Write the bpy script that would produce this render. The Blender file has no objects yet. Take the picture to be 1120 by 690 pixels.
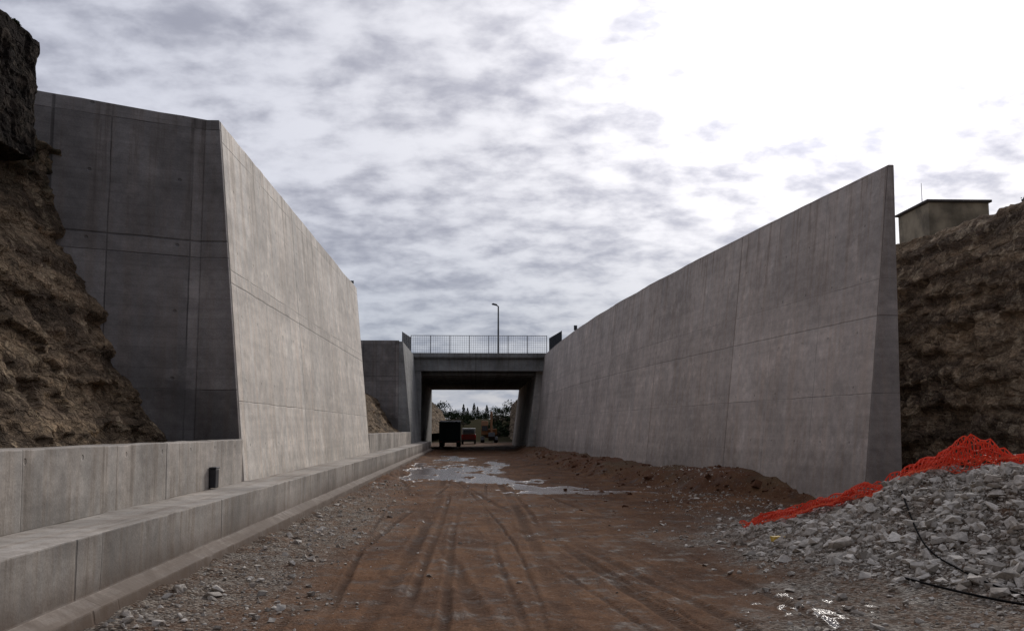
import bpy, bmesh, math, random, time
import numpy as np
from mathutils import Vector, Matrix, noise as mn
random.seed(7); rng=np.random.default_rng(7)
S=bpy.context.scene
S.view_settings.view_transform='Standard'
S.view_settings.look='None'
S.view_settings.exposure=0
COL=S.collection
H=1.7
SUN_AZ=math.radians(22); SUN_EL=math.radians(26)
SD=Vector((math.sin(SUN_AZ)*math.cos(SUN_EL),math.cos(SUN_AZ)*math.cos(SUN_EL),math.sin(SUN_EL)))

# ------------------------------------------------------------ node helper
class NT:
    def __init__(s,nt): s.nt=nt; s.N=nt.nodes; s.L=nt.links
    def put(s,sock,v):
        if v is None: return
        if isinstance(v,bpy.types.NodeSocket): s.L.new(v,sock)
        else:
            if hasattr(sock.default_value,'__len__') and not hasattr(v,'__len__'):
                v=(v,)*len(sock.default_value)
            if hasattr(sock.default_value,'__len__') and len(sock.default_value)==4 and len(v)==3: v=tuple(v)+(1,)
            sock.default_value=v
    def m(s,op,a,b=None,c=None,clamp=False):
        n=s.N.new('ShaderNodeMath'); n.operation=op; n.use_clamp=clamp
        s.put(n.inputs[0],a); s.put(n.inputs[1],b)
        if c is not None: s.put(n.inputs[2],c)
        return n.outputs[0]
    def vm(s,op,a,b=None):
        n=s.N.new('ShaderNodeVectorMath'); n.operation=op
        s.put(n.inputs[0],a)
        if b is not None: s.put(n.inputs[1],b)
        return n.outputs['Value'] if op in('DOT_PRODUCT','LENGTH') else n.outputs[0]
    def mr(s,v,a,b,c=0.,d=1.,smooth=True):
        n=s.N.new('ShaderNodeMapRange'); n.interpolation_type='SMOOTHSTEP' if smooth else 'LINEAR'
        s.put(n.inputs[0],v)
        for i,q in enumerate((a,b,c,d)): s.put(n.inputs[1+i],q)
        return n.outputs[0]
    def mix(s,f,a,b,bt='MIX'):
        n=s.N.new('ShaderNodeMix'); n.data_type='RGBA'; n.blend_type=bt; n.clamp_result=False
        s.put(n.inputs[0],f); s.put(n.inputs[6],a); s.put(n.inputs[7],b)
        return n.outputs[2]
    def comb(s,x,y,z):
        n=s.N.new('ShaderNodeCombineXYZ'); s.put(n.inputs[0],x); s.put(n.inputs[1],y); s.put(n.inputs[2],z); return n.outputs[0]
    def sep(s,v):
        n=s.N.new('ShaderNodeSeparateXYZ'); s.put(n.inputs[0],v); return n.outputs
    def noise(s,vec,scale,detail=3,rough=.6,dist=0.):
        n=s.N.new('ShaderNodeTexNoise'); s.put(n.inputs['Vector'],vec); n.inputs['Scale'].default_value=scale
        n.inputs['Detail'].default_value=detail; n.inputs['Roughness'].default_value=rough; n.inputs['Distortion'].default_value=dist
        return n.outputs[0]
    def vor(s,vec,scale,out='Distance',feature='F1'):
        n=s.N.new('ShaderNodeTexVoronoi'); n.feature=feature; s.put(n.inputs['Vector'],vec); n.inputs['Scale'].default_value=scale
        return n.outputs[out]
    def white(s,vec):
        n=s.N.new('ShaderNodeTexWhiteNoise'); s.put(n.inputs['Vector'],vec); return n.outputs['Value']
    def bump(s,h,strength=.5,dist=.02,norm=None):
        n=s.N.new('ShaderNodeBump'); s.put(n.inputs['Height'],h); n.inputs['Strength'].default_value=strength; n.inputs['Distance'].default_value=dist
        if norm is not None: s.put(n.inputs['Normal'],norm)
        return n.outputs[0]
    def attr(s,name):
        n=s.N.new('ShaderNodeAttribute'); n.attribute_name=name; return n.outputs['Fac']
def newmat(name):
    m=bpy.data.materials.new(name); m.use_nodes=True
    t=NT(m.node_tree); b=t.N['Principled BSDF']
    return m,t,b
def pos(t): return t.N.new('ShaderNodeNewGeometry').outputs['Position']
def simple(name,col,rough=.6,metal=0.,var=.25,scale=6.,bumpd=.0,spec=.5):
    m,t,b=newmat(name)
    tc=t.N.new('ShaderNodeTexCoord').outputs['Object']
    n=t.noise(tc,scale,4,.6)
    k=t.mr(n,.3,.7,1-var,1+var)
    t.put(b.inputs['Base Color'],t.mix(1.,col,t.comb(k,k,k),'MULTIPLY'))
    b.inputs['Roughness'].default_value=rough; b.inputs['Metallic'].default_value=metal; b.inputs['Specular IOR Level'].default_value=spec
    if bumpd: t.put(b.inputs['Normal'],t.bump(n,.6,bumpd))
    return m

def concrete(name,base=(.36,.345,.33),pw=2.7,ph=2.4,uo=0.,vo=0.,big=8.1,bigo=0.,mid_z=3.9,streak=1.,top=7.4,tone=.16,stain=.35,dirt=0.,jm_=.42,jmin=.4,boards=0.):
    m,t,b=newmat(name)
    uvn=t.N.new('ShaderNodeUVMap'); uvn.uv_map='UVMap'
    o=t.sep(uvn.outputs[0]); U,V=o[0],o[1]
    P=t.comb(U,V,0.)
    big_n=t.noise(P,.45,5,.65)
    wob=t.m('MULTIPLY',t.m('SUBTRACT',t.noise(P,.9,2),.5),.05)
    Uw=t.m('ADD',U,wob); Vw=t.m('ADD',V,wob)
    def joint(c,w,off,half):
        d=t.m('PINGPONG',t.m('ADD',c,off+1000*w),w/2.)
        return t.mr(d,half*.4,half*1.6,1.,0.)
    j1=joint(Uw,pw,uo,.010); j2=joint(Vw,ph,vo,.009); jb=joint(U,big,bigo,.022)
    md=t.m('ABSOLUTE',t.m('SUBTRACT',Vw,mid_z)); jm=t.mr(md,.006,.025,1.,0.)
    gate=t.mr(big_n,.42,.6)
    jminor=t.m('MULTIPLY',t.m('MAXIMUM',j1,j2),t.m('MULTIPLY',t.m('ADD',t.m('MULTIPLY',gate,.7),.2),jmin))
    jmajor=t.m('MAXIMUM',t.m('MULTIPLY',jb,.55),t.m('MULTIPLY',jm,jm_))
    J=t.m('MAXIMUM',jminor,jmajor)
    cell=t.comb(t.m('FLOOR',t.m('DIVIDE',t.m('ADD',U,uo),pw)),t.m('FLOOR',t.m('DIVIDE',t.m('ADD',V,vo),ph)),0.)
    pt=t.mr(t.white(cell),0.,1.,1-tone,1+tone*.7,False)
    cell2=t.comb(t.m('FLOOR',t.m('DIVIDE',t.m('ADD',U,bigo),big)),t.m('GREATER_THAN',V,mid_z),3.)
    pt2=t.mr(t.white(cell2),0.,1.,.88,1.06,False)
    n1=t.mr(big_n,.3,.7,1-stain,1+stain*.45)
    n2r=t.noise(P,3.5,5,.72)
    n2=t.mr(n2r,.25,.75,.82,1.14)
    n3=t.mr(t.noise(P,40.,2,.6),.2,.8,.88,1.1)
    st0=t.noise(t.comb(t.m('MULTIPLY',U,5.),t.m('MULTIPLY',V,.22),0.),1.,5,.68)
    topm=t.mr(t.m('ADD',V,t.m('MULTIPLY',big_n,2.)),top-2.0,top+1.2,0.18,1.)
    st=t.m('MULTIPLY',t.mr(st0,.50,.70),t.m('MULTIPLY',topm,.5*streak))
    hz=t.mr(t.noise(t.comb(t.m('MULTIPLY',U,.12),t.m('MULTIPLY',V,5.),0.),1.,4,.6),.3,.7,.92,1.05)
    pale=t.mr(t.noise(t.vm('ADD',P,(31.,7.,0.)),.9,6,.72),.52,.70,0.,.28)
    k=t.m('MULTIPLY',pt,pt2)
    for q in (n1,n2,n3,hz): k=t.m('MULTIPLY',k,q)
    k=t.m('ADD',k,pale)
    k=t.m('MULTIPLY',k,t.m('SUBTRACT',1.,st))
    if boards:
        bd=t.m('PINGPONG',t.m('ADD',V,1000.),.09); k=t.m('MULTIPLY',k,t.mr(bd,0.,.02,1-boards,1.))
    k=t.m('MULTIPLY',k,t.m('SUBTRACT',1.,t.m('MULTIPLY',J,.85)))
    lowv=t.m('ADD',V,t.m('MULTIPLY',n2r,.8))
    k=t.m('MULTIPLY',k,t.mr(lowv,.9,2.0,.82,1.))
    hx=t.m('PINGPONG',t.m('ADD',U,1000.35),.675); hy=t.m('PINGPONG',t.m('ADD',V,1000.6),.6)
    hole=t.mr(t.vm('LENGTH',t.comb(hx,hy,0.)),.02,.035,1.,0.)
    k=t.m('MULTIPLY',k,t.m('SUBTRACT',1.,t.m('MULTIPLY',hole,.3)))
    c=t.mix(1.,base,t.comb(k,k,k),'MULTIPLY')
    c=t.mix(t.mr(st0,.42,.62,0.,.4),c,t.mix(1.,c,(1.07,.94,.82),'MULTIPLY'))
    if dirt:
        zz=t.sep(pos(t))[2]
        dm=t.mr(t.m('SUBTRACT',zz,t.m('MULTIPLY',n2r,.6)),-.28,.30,dirt,0.)
        c=t.mix(dm,c,(.12,.08,.055))
        nz=t.sep(t.N.new('ShaderNodeNewGeometry').outputs['Normal'])[2]
        c=t.mix(t.m('MULTIPLY',t.mr(nz,.6,.95),t.mr(n2r,.42,.62,.12,.6)),c,(.20,.165,.135))
    t.put(b.inputs['Base Color'],c)
    b.inputs['Roughness'].default_value=.85
    b.inputs['Specular IOR Level'].default_value=.22
    h=t.m('SUBTRACT',t.m('ADD',t.m('MULTIPLY',n2r,.6),t.m('MULTIPLY',n3,.12)),t.m('ADD',J,hole))
    t.put(b.inputs['Normal'],t.bump(h,.7,.025))
    return m

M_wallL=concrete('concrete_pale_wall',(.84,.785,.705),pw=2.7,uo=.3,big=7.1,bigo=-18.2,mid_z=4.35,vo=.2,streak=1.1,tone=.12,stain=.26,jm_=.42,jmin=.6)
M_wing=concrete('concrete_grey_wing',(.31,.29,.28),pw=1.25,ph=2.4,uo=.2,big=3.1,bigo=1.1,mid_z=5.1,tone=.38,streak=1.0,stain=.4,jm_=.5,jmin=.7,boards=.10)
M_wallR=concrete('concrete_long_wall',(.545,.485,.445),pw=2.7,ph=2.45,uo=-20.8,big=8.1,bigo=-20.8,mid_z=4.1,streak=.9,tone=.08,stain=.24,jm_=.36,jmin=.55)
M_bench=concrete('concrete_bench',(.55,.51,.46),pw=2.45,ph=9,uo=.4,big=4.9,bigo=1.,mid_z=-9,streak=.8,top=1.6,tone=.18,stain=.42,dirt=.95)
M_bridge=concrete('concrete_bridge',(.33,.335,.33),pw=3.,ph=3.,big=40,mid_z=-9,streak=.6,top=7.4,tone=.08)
M_pier=concrete('concrete_lit_abutment',(.6,.57,.53),pw=3.,ph=3.,big=8,mid_z=-9,streak=.6,top=7.4,tone=.08)  # paler base colour stands in for light from the far bridge opening

# ------------------------------------------------------------ mesh helper
def add_uv(me):
    uv=me.uv_layers.new(name='UVMap')
    nl=len(me.loops)
    vi=np.empty(nl,dtype=np.int32); me.loops.foreach_get('vertex_index',vi)
    co=np.empty(len(me.vertices)*3); me.vertices.foreach_get('co',co); co=co.reshape(-1,3)
    nrm=np.empty(len(me.polygons)*3); me.polygons.foreach_get('normal',nrm); nrm=np.abs(nrm.reshape(-1,3))
    lt=np.empty(len(me.polygons),dtype=np.int32); me.polygons.foreach_get('loop_total',lt)
    fi=np.repeat(np.arange(len(lt)),lt)
    d=np.argmax(nrm,axis=1)[fi]; c=co[vi]
    out=np.empty((nl,2))
    out[:,0]=np.where(d==0,c[:,1],c[:,0]); out[:,1]=np.where(d==2,c[:,1],c[:,2])
    uv.data.foreach_set('uv',out.ravel())
def tag(o,label=None,category=None,kind=None,group=None):
    if label: o['label']=label
    if category: o['category']=category
    if kind: o['kind']=kind
    if group: o['group']=group
    return o
def mk(name,verts,faces,mat,origin=(0,0,0),parent=None,smooth=False,bevel=0.,uv=True,**kw):
    me=bpy.data.meshes.new(name); me.from_pydata([tuple(v) for v in verts],[],[tuple(f) for f in faces]); me.update()
    if uv:
        bm=bmesh.new(); bm.from_mesh(me)
        if len(bm.faces)<20000: bmesh.ops.recalc_face_normals(bm,faces=bm.faces)
        bm.to_mesh(me); bm.free()
        add_uv(me)
    og=Vector(origin)
    if og.length>0: me.transform(Matrix.Translation(-og))
    me.materials.append(mat)
    if smooth: me.polygons.foreach_set('use_smooth',[True]*len(me.polygons))
    o=bpy.data.objects.new(name,me); COL.objects.link(o)
    if parent is not None:
        o.parent=parent; o.location=og-parent.location
    else: o.location=og
    if bevel:
        bv=o.modifiers.new('bevel','BEVEL'); bv.width=bevel; bv.segments=2; bv.limit_method='ANGLE'
    return tag(o,**kw)
def empty(name,loc,**kw):
    o=bpy.data.objects.new(name,None); COL.objects.link(o); o.location=loc; o.empty_display_size=.3
    return tag(o,**kw)
HF=[(0,1,2,3),(4,5,6,7),(0,1,5,4),(1,2,6,5),(2,3,7,6),(3,0,4,7)]
def boxv(x0,x1,y0,y1,z0,z1):
    return [(x0,y0,z0),(x1,y0,z0),(x1,y1,z0),(x0,y1,z0),(x0,y0,z1),(x1,y0,z1),(x1,y1,z1),(x0,y1,z1)]
class MB:
    """collect several solids into one mesh"""
    def __init__(s): s.v=[]; s.f=[]
    def add(s,v,f):
        k=len(s.v); s.v+= [tuple(q) for q in v]; s.f+=[tuple(i+k for i in g) for g in f]; return s
    def box(s,*a): return s.add(boxv(*a),HF)
    def hexa(s,c): return s.add(c,HF)
    def tube(s,p0,p1,r0,r1=None,n=8,caps=True):
        if r1 is None: r1=r0
        p0=Vector(p0);p1=Vector(p1); d=(p1-p0).normalized()
        a=d.orthogonal().normalized(); b=d.cross(a)
        v=[];f=[]
        for i in range(n):
            w=2*math.pi*i/n; v.append(p0+(a*math.cos(w)+b*math.sin(w))*r0)
        for i in range(n):
            w=2*math.pi*i/n; v.append(p1+(a*math.cos(w)+b*math.sin(w))*r1)
        for i in range(n): f.append((i,(i+1)%n,n+(i+1)%n,n+i))
        if caps: f.append(tuple(range(n))[::-1]); f.append(tuple(range(n,2*n)))
        return s.add(v,f)
    def prof(s,pts,axis,a0,a1):
        """extrude 2-D polygon; axis 'x': pts are (y,z); axis 'y': pts are (x,z)"""
        n=len(pts); v=[]
        for a in (a0,a1):
            for p,q in pts: v.append((a,p,q) if axis=='x' else (p,a,q))
        f=[tuple(range(n)),tuple(range(n,2*n))]+[(i,(i+1)%n,n+(i+1)%n,n+i) for i in range(n)]
        return s.add(v,f)
    def mk(s,name,mat,**kw): return mk(name,s.v,s.f,mat,**kw)

# ------------------------------------------------------------ numpy noise
def hsh(i,j,seed):
    n=(i*np.uint32(374761393)+j*np.uint32(668265263)+np.uint32((seed*974711)&0xffffffff))
    n=(n^(n>>np.uint32(13)))*np.uint32(1274126177)
    n=(n^(n>>np.uint32(16)))&np.uint32(0xffffff)
    return n.astype(np.float32)*np.float32(1/16777215.)
def vn(x,y,seed=0):
    i=np.floor(x);j=np.floor(y);fx=(x-i).astype(np.float32);fy=(y-j).astype(np.float32)
    i=i.astype(np.int64).astype(np.uint32); j=j.astype(np.int64).astype(np.uint32); o=np.uint32(1)
    fx=fx*fx*(3-2*fx);fy=fy*fy*(3-2*fy)
    a=hsh(i,j,seed);b=hsh(i+o,j,seed);c=hsh(i,j+o,seed);d=hsh(i+o,j+o,seed)
    return (a*(1-fx)+b*fx)*(1-fy)+(c*(1-fx)+d*fx)*fy-.5
def fbm(x,y,o=4,seed=0):
    r=0;a=1.
    for k in range(o):
        r=r+a*vn(x*2**k+k*17.3,y*2**k-k*9.1,seed+k); a*=.5
    return r
def ss(x,a,b):
    t=np.clip((x-a)/(b-a),0,1); return t*t*(3-2*t)

# ------------------------------------------------------------ terrain heights
RIDGE=[(4.75,16.6,.12),(5.3,15.0,.48),(6.3,12.9,1.15),(7.3,10.9,1.36),(8.6,8.6,1.55),(10.5,6.0,1.55)]
def pile(x,y):
    best=np.zeros_like(x)
    for (ax,ay,ah),(bx,by,bh) in zip(RIDGE[:-1],RIDGE[1:]):
        dx,dy=bx-ax,by-ay; L=dx*dx+dy*dy
        t=np.clip(((x-ax)*dx+(y-ay)*dy)/L,0,1)
        d=np.hypot(x-ax-t*dx,y-ay-t*dy); hh=ah+(bh-ah)*t
        w=.8+.82*np.minimum(hh,1.2)
        best=np.maximum(best,hh*np.exp(-(d/w)**2))
    return best
# (x at y=8, slope, bend amount, bend frequency, phase, width)
RUTS=[(-.95,-.012,.25,.09,0.,.09),(-.66,-.014,.25,.09,.1,.05),(.80,-.012,.25,.09,0.,.09),(1.08,-.015,.25,.085,.1,.05),(.15,-.045,.9,.07,2.2,.09),(1.9,-.045,.9,.07,2.2,.09),
      (-1.7,.03,.35,.10,4.,.06),(1.45,-.075,.9,.08,1.,.06),(3.1,-.065,.9,.08,1.,.06),(-.25,-.04,.9,.06,5.,.05),(2.45,-.09,.7,.07,3.,.07),(.45,.01,.35,.10,3.,.04),
      (1.25,-.12,.5,.09,1.5,.045),(1.55,-.12,.5,.09,1.5,.035),(2.75,-.12,.5,.09,1.5,.045),(-1.3,.0,.45,.11,2.5,.045),(2.1,-.15,.5,.09,.5,.03),(.6,-.02,.45,.12,.9,.03)]
def rutmask(x,y):
    r=np.zeros_like(x); e=np.zeros_like(x)
    for a,b,c,f,ph,wd in RUTS:
        xc=a+b*(y-8)+c*(np.sin(f*(y-8)+ph)-math.sin(ph))+.06*vn(y*.3,y*0+a*7,5)
        d=np.abs(x-xc)/wd
        amp=np.clip(.42+1.5*vn(y*.25,y*0+a*3,9),0,1)
        r=np.maximum(r,np.exp(-d**4)*amp)
        e=np.maximum(e,np.exp(-((d-1.5)/.4)**2)*amp)
    f=ss(y,3,6)*(1-ss(y,40,62))
    return r*f,e*f
PUD=[(-.9,41.,2.1,9.,1.),(.9,33.,1.6,4.,.75),(3.4,27.3,2.3,1.0,.9),(-2.2,47,.9,5,.7),(.3,36,.9,5,.8),(2.2,29.5,1.3,1.3,.75),(-1.2,58,1.4,9,.7),(1.0,50,.8,7,.6)]
def puddle(x,y):
    n=fbm(x*1.4,y*.5,5,31)*1.35+fbm(x*6,y*2.,3,37)*.5
    r=np.zeros_like(x)
    for cx,cy,rx,ry,s in PUD:
        q=1-np.sqrt(((x-cx)/rx)**2+((y-cy)/ry)**2)
        r=np.maximum(r,ss(q*1.15+n*.95,.10,.55)*ss(q,-.5,.1)*min(1,s+.1))
    g=np.exp(-((x-3.2)/.85)**2-((y-9.7)/1.1)**2)
    r=np.maximum(r,ss(fbm(x*6,y*3.5,4,91)+.5*g,.58,.82)*np.clip(g*1.6,0,1))
    rt,_=rutmask(x,y)
    r=np.maximum(r,.8*rt*ss(fbm(x*1.2,y*.35,3,95),.15,.4)*ss(y,18,25))
    return r
def terrace(x,y):
    xe=np.interp(y,[19,20.5,22,24,26,31,40,47,60,77,110],[13,9.6,8.0,7.1,6.1,4.9,3.7,3.2,3.0,3.2,4.0])
    xe=xe+.5*fbm(y*.6,y*0+3.3,3,51)
    s=ss(x-xe,-.1,1.0)
    return s*(1-ss(y,85,105))
def gh(x,y):
    x=np.asarray(x,dtype=float); y=np.asarray(y,dtype=float)
    near=1-ss(y,90,140)
    z=.05*fbm(x*.35,y*.35,3,1)+(.036*fbm(x*1.6,y*1.2,4,2)+.014*fbm(x*9,y*9,3,3))*near
    t=terrace(x,y)
    z=z+t*(.43+.18*fbm(x*.9,y*.4,4,8))+.14*t*(1-t)*4*fbm(x*2.5,y*2.5,3,12)
    z=z+.20*np.exp(-((x-7.2)/1.1)**2-((y-27.5)/3.)**2)*(1+.6*fbm(x*2,y*2,3,14))
    z=z+.32*np.exp(-((x-2.9)/.8)**2-((y-52)/8)**2)*(1+.6*fbm(x*2,y*1,3,15))
    r,e=rutmask(x,y)
    z=z-.025*r+.010*e
    p=pile(x,y)
    z=z+p*(1+.18*fbm(x*2.2,y*2.2,4,22))
    z=z+.07*ss(-x,2.2,3.2)*(1+fbm(x*3,y*3,3,25))*(1-ss(y,80,90))
    w=puddle(x,y)*ss(y,12,20)
    z=z*(1-w)+w*(-.03)*(1-t)+w*t*z
    z=z+4.6*ss(y,170,290)
    return z
def gz(x,y): return float(gh(np.array([x]),np.array([y]))[0])

def axis(segs):
    out=[]
    for a,b,n,p in segs:
        q=np.linspace(0,1,n,endpoint=False); out+=list(a+(b-a)*q**p)
    return out
xs=axis([(-2500,-60,10,1),(-60,-4,12,1),(-4,6.,380,1),(6.,9.6,60,1),(9.6,16,22,1),(16,60,10,1),(60,2500,10,1)])+[2500]
ys=[-60,-30,-15,-5,0,3,5]; y=6.
while y<4000:
    ys.append(y); y+=max(.045,y*.0072) if y<140 else y*.05
ys.append(4200)
X,Y=np.meshgrid(np.array(xs),np.array(ys))
Z=gh(X,Y)
nx,ny=len(xs),len(ys)
me=bpy.data.meshes.new('ground')
co=np.stack([X,Y,Z],-1).reshape(-1,3)
idx=np.arange(nx*ny).reshape(ny,nx)
q=np.stack([idx[:-1,:-1],idx[:-1,1:],idx[1:,1:],idx[1:,:-1]],-1).reshape(-1,4)
def fastmesh(me,co,faces,smooth=True):
    k=faces.shape[1]; nf=len(faces)
    me.vertices.add(len(co)); me.vertices.foreach_set('co',co.astype(np.float32).ravel())
    me.loops.add(nf*k); me.loops.foreach_set('vertex_index',faces.astype(np.int32).ravel())
    me.polygons.add(nf); me.polygons.foreach_set('loop_start',(np.arange(nf)*k).astype(np.int32))
    try: me.polygons.foreach_set('loop_total',np.full(nf,k,dtype=np.int32))
    except Exception: pass
    me.update(calc_edges=True)
    me.polygons.foreach_set('use_smooth',np.full(nf,smooth,dtype=bool))
fastmesh(me,co,q)
def fattr(me,name,arr):
    a=me.attributes.new(name,'FLOAT','POINT'); a.data.foreach_set('value',np.asarray(arr).astype(np.float32).ravel())
grav=np.clip(ss(-X+.9*fbm(X*.8,Y*.5,4,61),1.3,2.7)*(1-ss(Y,18,34))*.9+ss(X-.13*(Y-8)+1.1*fbm(X*.8,Y*.6,4,62),1.8,3.1)*(1-ss(Y,16,23))*.9+ss(pile(X,Y),.08,.3),0,1)
grav=np.maximum(grav,.3*ss(fbm(X*.9,Y*.45,4,66),.28,.6)*(1-terrace(X,Y)))
R,E=rutmask(X,Y)
fattr(me,'gravel',grav); fattr(me,'wet',puddle(X,Y)); fattr(me,'rut',R); fattr(me,'ridge',E); fattr(me,'terrace',terrace(X,Y))
m,t,b=newmat('red_mud_ground')
P=pos(t); o=t.sep(P)
g=t.attr('gravel'); w=t.attr('wet'); rt=t.attr('rut'); te=t.attr('terrace'); rd=t.attr('ridge')
n1=t.noise(P,.55,4,.65); n2=t.noise(P,5.,5,.72); n3=t.noise(P,38.,3,.7); n4=t.noise(P,1.7,5,.72)
sm=t.noise(t.comb(t.m('MULTIPLY',t.m('ADD',o[0],t.m('MULTIPLY',n1,1.2)),5.),t.m('MULTIPLY',o[1],.3),0.),1.,5,.7,.2)
red=t.mix(t.mr(n1,.35,.65),(.105,.049,.025),(.205,.104,.052))
red=t.mix(t.mr(sm,.42,.66,0.,.6),red,(.070,.034,.019))
red=t.mix(t.mr(n2,.4,.7,0.,.45),red,(.17,.093,.053))
red=t.mix(t.mr(n4,.49,.64,0.,.65),red,(.054,.032,.021))
ter=t.mix(t.mr(n1,.4,.62),(.135,.062,.034),(.115,.080,.048))
red=t.mix(t.m('MULTIPLY',te,.8),red,ter)
vv=t.N.new('ShaderNodeTexVoronoi'); t.put(vv.inputs['Vector'],P); vv.inputs['Scale'].default_value=26.
vc=t.sep(vv.outputs['Color']); vd=vv.outputs['Distance']
gr=t.mix(t.mr(vc[0],.2,.9),(.11,.088,.068),(.36,.32,.27))
gf=t.m('MULTIPLY',g,t.mr(t.m('ADD',n2,t.m('MULTIPLY',n4,.5)),.5,.9,.28,1.))
peb=t.mr(vc[1],.90,.94,0.,.45)
c=t.mix(t.m('MAXIMUM',gf,t.m('MULTIPLY',peb,.5)),red,gr)
c=t.mix(t.m('MULTIPLY',rt,.6),c,(.045,.023,.014))
c=t.mix(t.m('MULTIPLY',rd,.18),c,(.24,.13,.07))
k=t.mr(n3,.25,.75,.68,1.28); c=t.mix(1.,c,t.comb(k,k,k),'MULTIPLY')
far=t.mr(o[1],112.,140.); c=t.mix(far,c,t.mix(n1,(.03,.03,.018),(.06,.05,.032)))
c=t.mix(t.m('MULTIPLY',w,.6),c,(.06,.036,.026))
t.put(b.inputs['Base Color'],c)
wetm=t.mr(w,.3,.8)
damp=t.mr(n4,.49,.66,.95,.6)
t.put(b.inputs['Roughness'],t.m('ADD',t.m('MULTIPLY',damp,t.m('SUBTRACT',1.,wetm)),t.m('MULTIPLY',wetm,.15)))
t.put(b.inputs['Specular IOR Level'],t.m('ADD',t.m('MULTIPLY',wetm,.6),t.m('MULTIPLY',t.m('SUBTRACT',1.,far),.09)))
tread=t.m('MULTIPLY',t.m('SINE',t.m('ADD',t.m('MULTIPLY',o[1],95.),t.m('MULTIPLY',o[0],40.))),t.m('MULTIPLY',rt,.16))
h=t.m('ADD',t.m('MULTIPLY',n2,1.),t.m('MULTIPLY',n3,.5)); h=t.m('ADD',h,tread); h=t.m('ADD',h,t.m('MULTIPLY',sm,.9))
h=t.m('SUBTRACT',h,t.m('MULTIPLY',t.m('MULTIPLY',vd,g),1.3))
h=t.m('MULTIPLY',h,t.mr(w,.3,.8,1.,.32))
t.put(b.inputs['Normal'],t.bump(h,.9,.030))
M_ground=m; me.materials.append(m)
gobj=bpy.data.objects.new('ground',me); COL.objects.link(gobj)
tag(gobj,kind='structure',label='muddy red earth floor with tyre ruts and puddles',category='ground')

# ------------------------------------------------------------ cliffs / hills
def rockmat(name,gain,vegz,warm=(1,1,1),cre=.5):
    m,t,b=newmat(name)
    P=pos(t); o=t.sep(P)
    n1=t.noise(P,.5,4,.65); n2=t.noise(P,2.6,5,.66,.2); n3=t.noise(P,18.,3,.65)
    strat=t.noise(t.comb(t.m('MULTIPLY',o[0],.2),t.m('MULTIPLY',o[1],.2),t.m('MULTIPLY',t.m('ADD',o[2],t.m('MULTIPLY',n1,.5)),2.0)),1.,5,.66,.2)
    c=t.mix(t.mr(strat,.42,.58),(.09,.070,.053),(.195,.152,.108))
    c=t.mix(t.mr(n2,.52,.64,0.,.7),c,(.28,.235,.175))
    c=t.mix(t.mr(n2,.34,.46,cre*1.4,0.),c,(.040,.033,.026))
    c=t.mix(t.mr(n1,.48,.62,0.,.35),c,(.075,.058,.044))
    vvc=t.vm('ADD',t.vm('MULTIPLY',P,(.75,.75,1.9)),t.comb(t.m('MULTIPLY',n2,.9),t.m('MULTIPLY',n1,1.3),t.m('MULTIPLY',n2,.6)))
    cr=t.vor(vvc,1.9,'Distance','DISTANCE_TO_EDGE')
    bc=t.sep(t.vor(vvc,1.9,'Color'))[0]
    cr2=t.vor(vvc,5.5,'Distance','DISTANCE_TO_EDGE')
    c=t.mix(t.mr(cr,0.,.05,cre*.8,0.),c,(.03,.024,.018))
    c=t.mix(t.mr(cr2,0.,.05,cre*.4,0.),c,(.045,.036,.028))
    veg=t.m('MULTIPLY',t.mr(o[2],vegz,vegz+1.4),t.mr(n2,.38,.58))
    c=t.mix(veg,c,(.034,.032,.022))
    k=t.m('MULTIPLY',t.mr(n3,.25,.75,.74*gain,1.22*gain),t.mr(bc,0.,1.,.72,1.28,False)); c=t.mix(1.,c,t.comb(k,k,k),'MULTIPLY')
    c=t.mix(1.,c,warm,'MULTIPLY')
    t.put(b.inputs['Base Color'],c); b.inputs['Roughness'].default_value=.95; b.inputs['Specular IOR Level'].default_value=.1
    h=t.m('ADD',t.m('MULTIPLY',n2,1.0),t.m('MULTIPLY',n3,.25)); h=t.m('ADD',h,t.m('MULTIPLY',strat,1.4)); h=t.m('ADD',h,t.mr(cr,0.,.16,-.6,0.)); h=t.m('ADD',h,t.mr(cr2,0.,.12,-.25,0.)); h=t.m('ADD',h,t.m('MULTIPLY',bc,.5))
    t.put(b.inputs['Normal'],t.bump(h,1.,.085)); return m
M_rockL=rockmat('ochre_rock_cut',1.35,4.9,(1.06,.97,.86),.45); M_rockR=rockmat('layered_rock_cut',2.0,6.7,(1.0,.955,.91),.3)
def resample(pts,n):
    pts=np.array(pts,float); d=np.r_[0,np.cumsum(np.hypot(*np.diff(pts,axis=0).T))]
    s=np.linspace(0,d[-1],n); return np.stack([np.interp(s,d,pts[:,0]),np.interp(s,d,pts[:,1])],-1)
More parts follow.
